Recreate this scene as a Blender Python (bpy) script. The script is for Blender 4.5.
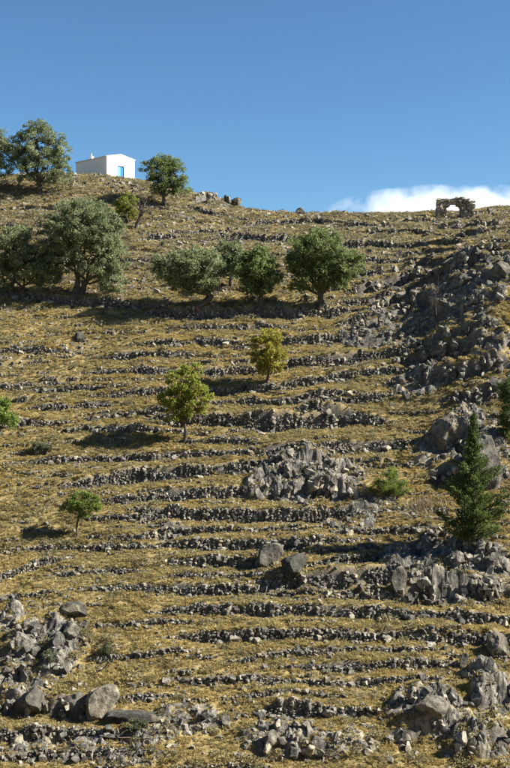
import bpy, bmesh, math, random
import numpy as np
from mathutils import Vector, Matrix

R = math.radians
random.seed(7)
rng = np.random.default_rng(11)
for o in list(bpy.data.objects):
    bpy.data.objects.remove(o)
scene = bpy.context.scene
C = scene.collection

# ------------------------------------------------------------------ camera
F, PW, PH, HOR = 1080.0, 510.0, 768.0, 345.0      # focal length, size and eye-level row in photo pixels
PITCH = math.atan((HOR - PH / 2) / F)
cam_d = bpy.data.cameras.new('camera')
cam = bpy.data.objects.new('camera', cam_d)
C.objects.link(cam)
cam.location = (0, 0, 0)
cam.rotation_euler = (math.pi / 2 + PITCH, 0, 0)
cam_d.sensor_fit = 'VERTICAL'
cam_d.sensor_height = 36.0
cam_d.lens = F / PH * 36.0
cam_d.clip_start = 0.5
cam_d.clip_end = 20000
scene.camera = cam

# ------------------------------------------------------------------ sky and sun
SUN_EL, SUN_AZ = R(37), R(93)                      # azimuth clockwise from +Y (the way the camera looks)
world = bpy.data.worlds.new('World')
scene.world = world
world.use_nodes = True
wn = world.node_tree.nodes
sky = wn.new('ShaderNodeTexSky')
sky.sky_type = 'NISHITA'
sky.sun_disc = False
sky.sun_elevation = SUN_EL
sky.sun_rotation = SUN_AZ
sky.altitude = 1600
sky.air_density = 1.0
sky.dust_density = 0.0
sky.ozone_density = 4.5
bg = wn['Background']
bg.inputs[1].default_value = 0.05
tint = wn.new('ShaderNodeMix'); tint.data_type = 'RGBA'; tint.blend_type = 'MULTIPLY'      # clear, dry late-autumn air
tint.inputs[0].default_value = 1.0; tint.inputs[7].default_value = (.64, .82, .86, 1)
world.node_tree.links.new(sky.outputs[0], tint.inputs[6])
world.node_tree.links.new(tint.outputs[2], bg.inputs[0])

sun_d = bpy.data.lights.new('sun', 'SUN')
sun_d.energy = 5.0
sun_d.angle = R(0.5)
sun_d.color = (1.0, 0.95, 0.85)
sun = bpy.data.objects.new('sun', sun_d)
C.objects.link(sun)
SUN = Vector((math.cos(SUN_EL) * math.sin(SUN_AZ), math.cos(SUN_EL) * math.cos(SUN_AZ), math.sin(SUN_EL)))
sun.rotation_euler = SUN.to_track_quat('Z', 'Y').to_euler()
sun.location = SUN * 200

scene.view_settings.view_transform = 'Standard'
scene.view_settings.look = 'None'
scene.view_settings.exposure = 1.68
scene.cycles.volume_bounces = 8
scene.view_settings.gamma = 1.0

# ------------------------------------------------------------------ numeric helpers
def smooth(a, b, x):
    t = np.clip((x - a) / (b - a), 0, 1)
    return t * t * (3 - 2 * t)

_perm = np.random.default_rng(5).permutation(4096)
_grad = np.random.default_rng(6).normal(size=(4096, 2))
_grad /= np.linalg.norm(_grad, axis=1)[:, None]

def perlin(x, y):
    x = np.asarray(x, float); y = np.asarray(y, float)
    xi = np.floor(x).astype(int); yi = np.floor(y).astype(int)
    xf = x - xi; yf = y - yi
    u = xf * xf * xf * (xf * (xf * 6 - 15) + 10); v = yf * yf * yf * (yf * (yf * 6 - 15) + 10)
    def g(i, j):
        h = _perm[(_perm[(xi + i) & 4095] + yi + j) & 4095]
        gr = _grad[h]
        return gr[..., 0] * (xf - i) + gr[..., 1] * (yf - j)
    return 1.5 * ((g(0, 0) * (1 - u) + g(1, 0) * u) * (1 - v) + (g(0, 1) * (1 - u) + g(1, 1) * u) * v)

def fbm(x, y, octaves=4, ridged=False):
    s = 0.0; a = 1.0; t = 0.0
    for k in range(octaves):
        n = perlin(x * 2 ** k + 17.3 * k, y * 2 ** k - 9.1 * k)
        s = s + a * ((1 - 2 * np.abs(n)) if ridged else n); t += a; a *= 0.5
    return s / t

# ------------------------------------------------------------------ the hill: smooth form first
def row_tan(r):
    return math.tan(math.atan((PH / 2 - r) / F) + PITCH)
_kn = [(768, 60), (640, 71), (520, 84), (400, 98.5), (306, 113), (250, 130), (213, 150)]
KY = np.array([-400, -40, 0, 14, 38, 50] + [y for r, y in _kn] + [154, 162, 200, 400, 1500, 6000], float)
_zt = row_tan(213) * 150
KZ = np.array([60, 8, -1.7, -14, -31, -27.5] + [row_tan(r) * y for r, y in _kn] + [_zt + .15, _zt - .4, _zt - 9, -30, -60, -80], float)
LX = np.array([-200, -36, -22, -15, -9, -4, -1, 6, 200], float)
LZ = np.array([4.0, 5.8, 5.7, 4.7, 3.4, 1.6, 0.5, 0, 0], float)
_cy = np.linspace(-400, 6000, 64001)                 # 0.1 m steps, smoothed so the profile has no kinks
_cz = np.interp(_cy, KY, KZ)
_k = np.hanning(101); _k /= _k.sum()
_cz = np.convolve(np.pad(_cz, 50, mode='edge'), _k, mode='valid')

def base(x, y):
    x = np.asarray(x, float); y = np.asarray(y, float)
    z = np.interp(y, _cy, _cz)
    z = z + np.interp(x, LX, LZ) * smooth(122, 158, y)
    xl = 13.6 + (y - 95) * 0.17                      # the spur on the right, which turns its flank away from the sun
    sp = np.log1p(np.exp((x - xl) * 0.9)) / 0.9
    z = z + 6.4 * (1 - np.exp(-(sp / 7.6) ** 1.25 * 1.25)) * 1.1 * smooth(89, 104, y) * (1 - smooth(113, 143, y))
    z = z + 0.55 * fbm(x / 11 + 3, y / 11, 2)
    z = z + smooth(23, 37, x) * 1.1 * smooth(136, 151, y)
    return z

def ray(px, row):
    cp, sp = math.cos(PITCH), math.sin(PITCH)
    a = (px - PW / 2) / F; b = (PH / 2 - row) / F
    return np.array([a, cp - b * sp, sp + b * cp])

_ys = np.linspace(56, 172, 2400)
def hit(px, row, surf=None):
    """point of the ground seen at a photo pixel"""
    surf = surf or base
    d = ray(px, row); t = _ys / d[1]
    x = d[0] * t; z = d[2] * t
    g = surf(x, _ys)
    below = np.nonzero(z < g)[0]
    if len(below) == 0:
        k = np.argmin(z - g)
    else:
        k = below[0]
    if k == 0: k = 1
    f0 = z[k - 1] - g[k - 1]; f1 = z[k] - g[k]
    f = f0 / (f0 - f1) if (f0 > 0 > f1) else 1.0
    yy = _ys[k - 1] + f * (_ys[k] - _ys[k - 1])
    return np.array([d[0] / d[1] * yy, yy, float(surf(np.array([d[0] / d[1] * yy]), np.array([yy]))[0])])

# ------------------------------------------------------------------ terrace walls: where they run (photo pixels), how tall, which one
W = [
 # thickness px, points (px,row), label phrase
 (5, [(345,226),(360,225),(378,226)], 'short wall left of the stone arch, nearest the skyline'),
 (6, [(372,233),(400,232),(430,234),(462,236)], 'long low wall just below the stone arch'),
 (12, [(364,246),(385,246),(415,247),(450,245),(462,243)], 'tall dark wall two terraces below the stone arch'),
 (5, [(185,234),(205,232),(225,233),(246,233)], 'low wall on the bare slope right of the leaning trunk'),
 (12, [(244,239),(262,240),(290,241)], 'tall dark wall behind the row of olives, near the skyline'),
 (6, [(275,224),(310,222),(345,224)], 'long low wall under the boulder on the skyline'),
 (6, [(362,262),(376,261),(392,262)], 'short wall right of the widest olive crown'),
 (8, [(348,276),(362,274),(380,274)], 'short dark wall at the right foot of the widest olive crown'),
 (7, [(377,287),(392,284),(406,281)], 'short slanting wall at the left foot of the dark crag'),
 (6, [(448,257),(475,250),(508,243)], 'slanting wall rising to the right edge below the arch'),
 (6, [(140,240),(160,237),(178,238)], 'low broken wall below the leaning trunk'),
 (6, [(128,262),(142,260),(160,261)], 'low wall between the big olive and the next olive'),
 (5, [(190,208),(215,214),(240,219)], 'thin stony edge sloping down along the left skyline'),
 (9, [(20,297),(45,299),(80,302),(125,304),(160,308)], 'shaded wall under the two big left olives'),
 (12, [(165,314),(200,314),(240,313),(290,314),(345,311)], 'long shaded wall under the row of three olives'),
 (5, [(180,328),(215,327),(255,327)], 'low wall in the olive shade above the yellow tree'),
 (10, [(285,341),(315,340),(350,338)], 'stony wall right of the yellow tree crown'),
 (7, [(170,344),(195,342),(232,342)], 'broken wall left of the yellow tree crown'),
 (7, [(352,324),(372,320),(392,318)], 'short wall under the right end of the olive terrace'),
 (6, [(345,306),(365,303),(388,300)], 'short wall right of the third olive trunk'),
 (7, [(282,364),(305,362),(330,361)], 'low wall right of the yellow tree trunk'),
 (6, [(214,372),(235,371),(255,371)], 'low wall left of the yellow tree trunk'),
 (8, [(338,361),(360,358),(392,354)], 'dark wall above the bare grassy pocket on the right'),
 (9, [(306,382),(340,376),(372,372),(396,370)], 'thick dark wall descending left from the grassy pocket'),
 (7, [(220,391),(240,390),(264,389)], 'short dark wall just below the yellow tree'),
 (7, [(205,402),(240,401),(280,401),(310,399),(340,396)], 'long wall one terrace below the yellow tree'),
 (9, [(330,401),(355,399),(388,396)], 'dark wall ending at the bare brown slope'),
 (11, [(188,420),(215,420),(245,421),(262,422)], 'dark wall right of the yellow-green tree crown'),
 (17, [(254,424),(275,422),(300,420),(322,418)], 'tallest dark wall in the middle of the slope'),
 (10, [(318,415),(345,417),(375,420)], 'wall right of the tallest dark wall'),
 (7, [(192,442),(215,441),(240,442)], 'short wall at the foot of the yellow-green tree'),
 (6, [(166,455),(200,454),(240,454),(270,453)], 'low long wall below the yellow-green tree trunk'),
 (9, [(346,449),(368,446),(394,445)], 'wall left of the big grey boulder'),
 (8, [(262,456),(285,452),(315,449),(345,447)], 'wall along the top of the central outcrop'),
 (13, [(95,482),(115,478),(140,475),(168,474)], 'broad light-stone wall above the small lone tree'),
 (11, [(168,473),(200,471),(235,468),(264,463)], 'wall running from light stones up to the central outcrop'),
 (6, [(125,356),(148,354),(172,354)], 'low stony wall left above the yellow-green tree'),
 (6, [(120,372),(143,371),(166,371)], 'second stony wall above the yellow-green tree'),
 (5, [(48,389),(80,388),(112,387)], 'thin wall far left of the yellow-green tree'),
 (6, [(124,393),(148,392),(172,390)], 'wall touching the left of the yellow-green crown'),
 (5, [(42,408),(62,407),(84,405)], 'thin wall above the leaning stump'),
 (7, [(112,416),(132,414),(154,413)], 'wall left of the yellow-green tree at crown foot'),
 (6, [(10,425),(28,423),(50,423)], 'stony wall above the dark little bush'),
 (6, [(72,429),(100,428),(135,428),(172,430)], 'thin wall under the leaning stump'),
 (6, [(52,461),(90,459),(130,458),(172,456)], 'thin long wall below the tree shadow'),
 (6, [(0,352),(25,350),(55,352)], 'broken stones across the upper left slope'),
 (6, [(0,386),(18,386),(40,384)], 'short wall above the tree at the left edge'),
 (8, [(112,501),(140,499),(172,497)], 'wall just right of the small lone tree'),
 (8, [(168,495),(200,494),(240,492)], 'wall left of the central outcrop foot'),
 (5, [(98,518),(118,517),(138,516)], 'thin wall beside the small lone tree trunk'),
 (12, [(138,538),(155,535),(174,531)], 'short stub wall at the left end of the central terraces'),
 (6, [(14,549),(45,548),(80,548),(110,546),(138,544)], 'low wall just below the small lone tree'),
 (8, [(0,577),(20,571),(44,563)], 'pale sunlit wall slanting at the left edge'),
 (5, [(88,572),(108,571),(130,570)], 'thin grassy step above the left terraces'),
 (6, [(98,588),(130,587),(172,588)], 'thin wall left of the long central terraces'),
 (5, [(0,598),(20,596),(44,594)], 'thin wall above the left outcrop'),
 (6, [(128,624),(150,622),(175,621)], 'thin wall right of the left outcrop'),
 (13, [(166,514),(200,515),(245,516),(290,516),(345,513)], 'longest dark wall under the central outcrop'),
 (6, [(166,531),(200,531),(240,531),(275,530)], 'thin wall two terraces above the twin boulders'),
 (9, [(166,544),(200,545),(230,545),(258,544)], 'dark wall left of the twin boulders'),
 (10, [(276,546),(305,544),(345,541)], 'dark wall right above the twin boulders'),
 (10, [(180,562),(210,562),(240,562),(258,565)], 'wall leading to the foot of the twin boulders'),
 (5, [(194,578),(225,576),(262,577)], 'thin stony wall under the twin boulders'),
 (8, [(166,589),(195,589),(225,590),(264,588)], 'wall lower left of the twin boulders'),
 (12, [(282,583),(310,581),(345,579)], 'dark wall lower right of the twin boulders'),
 (5, [(268,593),(300,593),(342,593)], 'thin wall under the dark wall, below twin boulders'),
 (10, [(166,612),(200,610),(250,609),(300,610),(345,611)], 'long wall three terraces below the twin boulders'),
 (6, [(340,534),(368,532),(412,530)], 'stony wall left of the conifer foot'),
 (6, [(338,551),(355,549),(374,548)], 'short wall left of the rocks under the conifer'),
 (8, [(346,564),(365,561),(386,557)], 'short dark wall slanting up toward the conifer rocks'),
 (15, [(338,580),(365,578),(402,576)], 'thick dark wall left of the rocks under the conifer'),
 (6, [(338,598),(375,597),(424,597)], 'thin wall under the conifer rocks'),
 (10, [(338,612),(375,612),(415,614),(460,617),(512,620)], 'long dark wall running to the right edge below the conifer'),
 (10, [(186,637),(220,637),(260,635),(300,634),(345,635)], 'broad stony wall in the lower middle'),
 (9, [(338,637),(370,637),(410,635),(448,634)], 'stony wall in the lower right, left of the dark recess'),
 (20, [(444,639),(465,639),(490,640)], 'deep dark recess wall near the right edge'),
 (6, [(240,661),(265,656),(295,652),(345,650)], 'wall climbing gently to the right, lower middle'),
 (6, [(338,651),(375,650),(432,650)], 'thin wall left of the upright narrow stone'),
 (6, [(282,669),(310,668),(345,667)], 'thin wall in the lower middle, second from the bottom rocks'),
 (9, [(338,667),(375,666),(420,665),(442,664)], 'wall at the upright narrow stone foot'),
 (7, [(202,680),(230,679),(265,679)], 'short stony wall right of the left outcrop'),
 (5, [(262,682),(300,681),(345,681)], 'thin wall over the flat lower terraces'),
 (6, [(346,681),(385,680),(432,679)], 'wall over the grey flat slab, lower right'),
 (6, [(250,697),(280,695),(312,695)], 'short thin wall above the bottom dark wall'),
 (14, [(272,711),(305,711),(345,712),(372,712)], 'dark wall nearest the bottom middle'),
 (14, [(0,737),(40,737),(80,737),(114,738)], 'stone wall below the big dark boulders, bottom left'),
 (8, [(0,757),(50,755),(108,753)], 'lowest stone wall at the bottom left corner'),
 (6, [(120,700),(145,697),(168,694)], 'loose stone line right of the big dark boulders'),
 (6, [(110,657),(140,655),(165,652)], 'loose stone line right of the pale left outcrop'),
]
walls = []
for i, (th, pts, phrase) in enumerate(W):
    (xa, ra), (xb, rb) = pts[0], pts[1]; (xc, rc), (xd, rd) = pts[-2], pts[-1]
    ex = rng.uniform(18, 46, 2)
    pts = [(xa - ex[0], ra - (rb - ra) / (xb - xa) * ex[0] * .6 + rng.normal() * 1.2)] + pts + [(xd + ex[1], rd + (rd - rc) / (xd - xc) * ex[1] * .6 + rng.normal() * 1.2)]
    q = np.array([hit(px, r) for px, r in pts])
    order = np.argsort(q[:, 0]); q = q[order]
    d = q[:, 1].mean()
    walls.append(dict(x=q[:, 0], y=q[:, 1], h=th * d / F * 1.0, phrase=phrase, seed=i, px=pts))

def wall_y(w, x):
    y = np.interp(x, w['x'], w['y'])
    return y + w['wob'] * fbm(x / 1.9 + 31.7 * w['seed'], x * 0 + 0.5, 3)

def wall_h(w, x):
    a, b = w['x'][0], w['x'][-1]
    if 'hv' in w:
        return w['h'] * np.interp(x, w['x'], w['hv'], left=0, right=0) * np.clip(1 + .7 * perlin(x / 1.7 + 11.1 * w['seed'], x * 0 + 3.5), .15, 1.8)
    e = min(5.0, (b - a) * 0.34)
    t = smooth(a - 0.5, a + e, x) * (1 - smooth(b - e, b + 0.5, x))
    return w['h'] * t * np.clip(1 + 0.55 * perlin(x / 2.3 + 11.1 * w['seed'], x * 0 + 3.5) + .35 * perlin(x / .8 + 5.3 * w['seed'], x * 0 + 8.5), .3, 1.7)

# outcrops: (label, [(cx,cy,rx,ry) in photo pixels], rocks, size range px, lift m)
OC = [
 ('dark limestone crag on the right slope below the arch', [(468,292,52,38),(430,310,26,26),(490,345,24,20)], 150, (7,24), .7),
 ('rugged grey outcrop in the middle, above the twin boulders', [(310,481,62,24),(262,490,18,14)], 85, (6,19), .5),
 ('jumble of pale rocks around the foot of the conifer', [(455,572,62,36),(405,570,26,26)], 125, (6,20), .5),
 ('rocks around the big grey boulder on the right', [(470,440,36,44),(432,455,28,16),(420,385,34,16)], 80, (6,20), .5),
 ('dark craggy outcrop in the bottom right', [(430,714,46,25),(490,695,22,34),(480,745,34,18)], 80, (7,24), .6),
 ('pale sunlit limestone outcrop in the lower left', [(45,650,44,32),(25,690,30,18),(12,620,14,12)], 115, (5,17), .5),
 ('low pale rocks in the bottom middle left', [(190,718,36,15),(150,735,30,14)], 42, (4,13), .2),
 ('pointed grey rocks in the bottom middle', [(280,740,42,17),(340,745,40,14)], 52, (6,17), .3),
 ('bare rock knoll on the left skyline', [(212,201,22,8)], 26, (4,10), .25),
 ('stones on the slope under the white chapel', [(88,184,36,7),(125,188,14,6)], 46, (3,7), .1),
 ('scattered pale stones on the upper left slope', [(55,362,56,20),(60,325,50,12)], 66, (3,8), .05),
 ('stones left of the dark crag, under the widest olive', [(395,330,34,26),(355,335,20,14)], 70, (4,12), .2),
 ('stones along the skyline beside the arch', [(420,222,34,6),(495,217,22,8),(330,217,40,4)], 130, (3,10), .1),
 ('broken rocks at the bottom left edge', [(60,748,60,14),(135,756,40,10)], 46, (4,13), .15),
 ('rocks below the bare brown patch beside the green bush', [(380,510,44,14),(350,525,30,10)], 46, (4,12), .15),
]
oc_ell = []
for name, els, n, sz, lift in OC:
    L = []
    for cx, cy, rx, ry in els:
        c = hit(cx, cy); lo = hit(cx, cy + ry); hi = hit(cx, cy - ry)
        L.append((c[0], (lo[1] + hi[1]) / 2, rx * c[1] / F, max(0.6, (hi[1] - lo[1]) / 2)))
    oc_ell.append(L)

def rock_mask(x, y):
    m = np.zeros(np.shape(x)); lf = np.zeros(np.shape(x))
    for L, (_, _, _, _, lift) in zip(oc_ell, OC):
        for ex, ey, rx, ry in L:
            q = ((x - ex) / rx) ** 2 + ((y - ey) / ry) ** 2
            k = 1 - smooth(0.35, 1.35, q)
            m = np.maximum(m, k * min(1, lift / .2)); lf = np.maximum(lf, k * lift)
    return m, lf

# steep rock faces: thickness px, points, outcrop they belong to
CR = [
 (13, [(244,499),(280,495),(320,492),(360,494),(388,499)], 1), (13, [(250,484),(285,479),(325,476),(375,481)], 1), (12, [(262,469),(300,463),(345,463)], 1),
 (13, [(385,300),(420,288),(460,272),(515,258)], 0), (16, [(380,318),(420,306),(465,290),(520,278)], 0), (14, [(385,335),(425,325),(470,310),(520,300)], 0), (8, [(392,257),(430,251),(472,245)], 0), (8, [(384,270),(425,264),(466,257)], 0), (9, [(372,288),(410,279),(445,270)], 0), (8, [(340,292),(365,289),(392,284)], 11), (8, [(430,230),(475,226),(520,220)], 12),
 (14, [(400,352),(440,342),(480,332),(520,325)], 0), (14, [(380,363),(420,357),(465,350),(520,345)], 0), (15, [(400,385),(440,377),(480,370),(520,364)], 0),
 (12, [(430,402),(470,396),(520,388)], 3), (9, [(440,262),(480,254),(525,246)], 0), (8, [(430,243),(470,236),(520,228)], 0), (10, [(365,312),(385,306),(410,297)], 11),
 (10, [(350,345),(380,341),(415,332)], 11), (10, [(345,330),(370,326),(395,322)], 11), (16, [(405,452),(440,449),(485,453),(520,456)], 3), (12, [(415,478),(450,473),(520,474)], 3),
 (16, [(395,598),(440,593),(480,592),(520,591)], 2), (14, [(390,576),(430,571),(480,573),(520,574)], 2), (13, [(388,558),(430,551),(470,556),(520,560)], 2), (9, [(400,540),(440,537),(500,540)], 2),
 (15, [(383,736),(430,730),(473,735)], 4), (14, [(390,708),(430,704),(470,707)], 4), (18, [(466,702),(495,697),(520,694)], 4), (14, [(440,754),(480,750),(520,748)], 4),
 (16, [(-8,708),(40,707),(85,704),(112,708)], 5), (12, [(-8,683),(30,676),(70,668)], 5), (12, [(-8,662),(30,655),(70,648)], 5), (10, [(10,640),(45,632),(84,626)], 5),
 (9, [(246,750),(285,746),(330,750)], 7), (8, [(255,734),(290,730),(340,735)], 7), (8, [(160,724),(190,719),(235,722)], 6), (9, [(190,204),(215,201),(242,205)], 8),
]
crags = []
for i, (th, pts, oc) in enumerate(CR):
    q = np.array([hit(px, r) for px, r in pts]); q = q[np.argsort(q[:, 0])]
    crags.append(dict(x=q[:, 0], y=q[:, 1], h=th * q[:, 1].mean() / F * 1.05, seed=200 + i, oc=oc, wob=.8, L=2.6))
for w in walls: w['wob'] = .13; w['L'] = 2.0
# lesser ledges: worn grassy steps between the walls, kept clear of them
def row_at(pts, px):
    return np.interp(px, [p[0] for p in pts], [p[1] for p in pts], left=-999, right=-999)
ledges = []
r0 = 224.0
while r0 < 775:
    px = np.arange(-30, 545, 19.0)
    sk = -np.interp(px, [190, 90, 0][::-1], [0, 14, 20][::-1]) * (r0 < 262)
    rows = r0 + sk + 4.5 * perlin(px / 150 + r0 * .31, px * 0 + r0 * .05) + 1.6 * perlin(px / 40, px * 0 + r0) + np.interp(px, [-30, 120, 380, 540], [5, 0, 0, -6 if r0 < 420 else 2])
    hv = np.clip((.56 if r0 > 330 else .6) + 1.0 * perlin(px / 95 + r0 * 1.7, px * 0 + r0 * .3), 0, 1.15)
    for i, p in enumerate(px):
        for th, pts, *_ in list(W) + CR:
            q = row_at(pts, p)
            if q > 0 and abs(q - rows[i]) < th / 2 + 3.2: hv[i] = 0
    hv *= np.interp(px, [0, 140, 300], [.75, .9, 1.0]) if r0 > 440 else 1.0
    if r0 > 550: hv *= .72
    hv[0] = hv[-1] = 0
    q = np.array([hit(a, min(b, 790)) for a, b in zip(px, rows)])
    if np.all(np.diff(q[:, 0]) > .02):
        ledges.append(dict(x=q[:, 0], y=q[:, 1], hv=hv, h=(3.7 if r0 > 330 else 3.2) * q[:, 1].mean() / F * 1.25, seed=400 + len(ledges), wob=.16, L=1.3))
    r0 += 8.0 + rng.uniform(-1, 2.2) + (r0 > 560) * 1.2
def ground(x, y):
    x = np.asarray(x, float); y = np.asarray(y, float)
    z = base(x, y)
    for w in walls + crags + ledges:
        a, b = w['x'][0] - 0.6, w['x'][-1] + 0.6
        lo, hi = w['y'].min() - w['L'] - 1, w['y'].max() + w['L'] + 1
        s = (x > a) & (x < b) & (y > lo) & (y < hi)
        if not s.any(): continue
        xs = x[s]; u = y[s] - wall_y(w, xs)
        Lb, Lf = w['L'], w['L'] * .85
        e = .38 if w['wob'] > .5 else .16
        saw = np.where(u >= e, 0.5 * np.clip(1 - (u - e) / (Lb - e), 0, 1), np.where(u <= -e * .4, -0.5 * np.clip(1 + u / Lf, 0, 1), (u + e * .4) / (e * 1.4) * (0.5 + .5 * (1 - e * .4 / Lf)) - .5 * (1 - e * .4 / Lf)))
        z[s] += wall_h(w, xs) * saw
    m, lf = rock_mask(x, y)
    z = z + 0.10 * fbm(x / 1.3, y / 1.3, 3) * (1 + m)
    z = z + lf * (0.1 + 1.3 * fbm(x / 2.6 + 7, y / 2.0, 4, True))
    return z

def face_shade_mask(x, y):
    """1 on the stone and earth faces of walls and crags, where shade is painted in"""
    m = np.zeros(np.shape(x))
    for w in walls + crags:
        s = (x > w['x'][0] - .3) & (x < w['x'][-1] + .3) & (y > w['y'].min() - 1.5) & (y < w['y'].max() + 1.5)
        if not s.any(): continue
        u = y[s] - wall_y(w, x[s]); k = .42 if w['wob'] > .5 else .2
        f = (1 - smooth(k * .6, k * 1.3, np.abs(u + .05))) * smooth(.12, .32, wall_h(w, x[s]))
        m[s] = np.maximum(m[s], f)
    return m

# ------------------------------------------------------------------ materials
def new_mat(name):
    m = bpy.data.materials.new(name); m.use_nodes = True
    nt = m.node_tree; nt.nodes.clear()
    return m, nt, nt.nodes, nt.links

def ramp(nodes, stops):
    r = nodes.new('ShaderNodeValToRGB')
    e = r.color_ramp.elements
    while len(e) < len(stops): e.new(0.5)
    for k, (p, c) in enumerate(stops):
        e[k].position = p; e[k].color = (*c, 1)
    return r

def noise(nodes, links, scale, detail=4, rough=0.6, vec=None):
    n = nodes.new('ShaderNodeTexNoise')
    n.inputs['Scale'].default_value = scale; n.inputs['Detail'].default_value = detail
    n.inputs['Roughness'].default_value = rough
    if vec is not None: links.new(vec, n.inputs['Vector'])
    return n

def mixc(nodes, links, fac, a, b, mode='MIX'):
    m = nodes.new('ShaderNodeMix'); m.data_type = 'RGBA'; m.blend_type = mode
    for s, v in ((0, fac), (6, a), (7, b)):
        if hasattr(v, 'is_output'): links.new(v, m.inputs[s])
        elif s == 0: m.inputs[0].default_value = v
        else: m.inputs[s].default_value = (*v, 1)
    return m.outputs[2]

def finish(nt, col, rough, bump=None, bstr=0.5, bdist=0.05, spec=0.2):
    nodes, links = nt.nodes, nt.links
    b = nodes.new('ShaderNodeBsdfPrincipled'); o = nodes.new('ShaderNodeOutputMaterial')
    if hasattr(col, 'is_output'): links.new(col, b.inputs['Base Color'])
    else: b.inputs['Base Color'].default_value = (*col, 1)
    b.inputs['Roughness'].default_value = rough
    b.inputs['Specular IOR Level'].default_value = spec
    if bump is not None:
        bn = nodes.new('ShaderNodeBump'); bn.inputs['Strength'].default_value = bstr
        bn.inputs['Distance'].default_value = bdist
        links.new(bump, bn.inputs['Height']); links.new(bn.outputs[0], b.inputs['Normal'])
    links.new(b.outputs[0], o.inputs[0])
    return b

def wpos(nodes):
    return nodes.new('ShaderNodeNewGeometry').outputs['Position']

def mat_soil():
    m, nt, N, L = new_mat('dry_hill_soil')
    P = wpos(N)
    a = noise(N, L, 0.16, 4, 0.6, P); b = noise(N, L, 1.7, 5, 0.65, P); c = noise(N, L, 9, 3, 0.6, P)
    r1 = ramp(N, [(0.3, (.15, .112, .045)), (0.5, (.22, .165, .066)), (0.7, (.28, .215, .10))])
    L.new(b.outputs[0], r1.inputs[0])
    r2 = ramp(N, [(0.35, (.17, .138, .075)), (0.65, (.235, .185, .085))])
    L.new(a.outputs[0], r2.inputs[0])
    col = mixc(N, L, 0.45, r1.outputs[0], r2.outputs[0])
    at = N.new('ShaderNodeAttribute'); at.attribute_name = 'rock'
    rk = ramp(N, [(0.3, (.10, .095, .085)), (0.5, (.21, .205, .19)), (0.7, (.33, .32, .30))])
    L.new(noise(N, L, 1.1, 6, 0.7, P).outputs[0], rk.inputs[0])
    msk = N.new('ShaderNodeMath'); msk.operation = 'MULTIPLY_ADD'; L.new(b.outputs[0], msk.inputs[0])
    msk.inputs[1].default_value = 1.6
    sub = N.new('ShaderNodeMath'); sub.operation = 'SUBTRACT'; L.new(at.outputs['Fac'], sub.inputs[0]); sub.inputs[1].default_value = 1.15
    L.new(sub.outputs[0], msk.inputs[2])
    cl = N.new('ShaderNodeClamp'); L.new(msk.outputs[0], cl.inputs[0])
    col = mixc(N, L, cl.outputs[0], col, rk.outputs[0])
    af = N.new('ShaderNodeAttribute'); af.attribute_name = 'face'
    core_shade = ramp(N, [(0.35, (.045, .040, .032)), (0.65, (.15, .14, .12))]); L.new(noise(N, L, 4.5, 5, .7, P).outputs[0], core_shade.inputs[0])
    col = mixc(N, L, af.outputs['Fac'], col, core_shade.outputs[0])  # dark earth and stone, also painting shade onto wall and crag faces
    finish(nt, col, 0.95, c.outputs[0], 0.8, 0.08, 0.1)
    return m

def mat_rock(name, attr, dark=1.0, bump=.10):
    m, nt, N, L = new_mat(name)
    P = wpos(N)
    if attr:
        t = N.new('ShaderNodeAttribute'); t.attribute_name = 'tint'; tint = t.outputs['Fac']
    else:
        tint = N.new('ShaderNodeObjectInfo').outputs['Random']
    a = noise(N, L, 2.2, 6, 0.7, P); b = noise(N, L, 11, 4, 0.7, P); c = noise(N, L, 0.7, 3, 0.6, P)
    r = ramp(N, [(0.30, (.058, .053, .044)), (0.45, (.155, .146, .126)), (0.58, (.275, .262, .23)), (0.76, (.45, .43, .38))])
    L.new(a.outputs[0], r.inputs[0])
    tr = ramp(N, [(0.0, (.34, .35, .35)), (0.45, (.72, .71, .70)), (0.85, (1.12, 1.09, 1.02)), (1.0, (1.45, 1.3, 1.08))])
    L.new(tint, tr.inputs[0])
    col = mixc(N, L, 1.0, r.outputs[0], tr.outputs[0], 'MULTIPLY')
    lich = ramp(N, [(0.56, (0, 0, 0)), (0.70, (1, 1, 1))]); L.new(c.outputs[0], lich.inputs[0])
    col = mixc(N, L, lich.outputs[0], col, (.27, .235, .17))
    spk = ramp(N, [(0.33, (.35, .35, .35)), (0.46, (1, 1, 1))]); L.new(b.outputs[0], spk.inputs[0])
    col = mixc(N, L, 0.8, col, mixc(N, L, 1.0, col, spk.outputs[0], 'MULTIPLY'))
    if dark != 1.0: col = mixc(N, L, 1.0, col, (dark, dark, dark * .97), 'MULTIPLY')
    hb = N.new('ShaderNodeMath'); hb.operation = 'ADD'; L.new(a.outputs[0], hb.inputs[0]); L.new(b.outputs[0], hb.inputs[1])
    finish(nt, col, 0.92, hb.outputs[0], 0.8, bump, 0.2)
    return m

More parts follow.
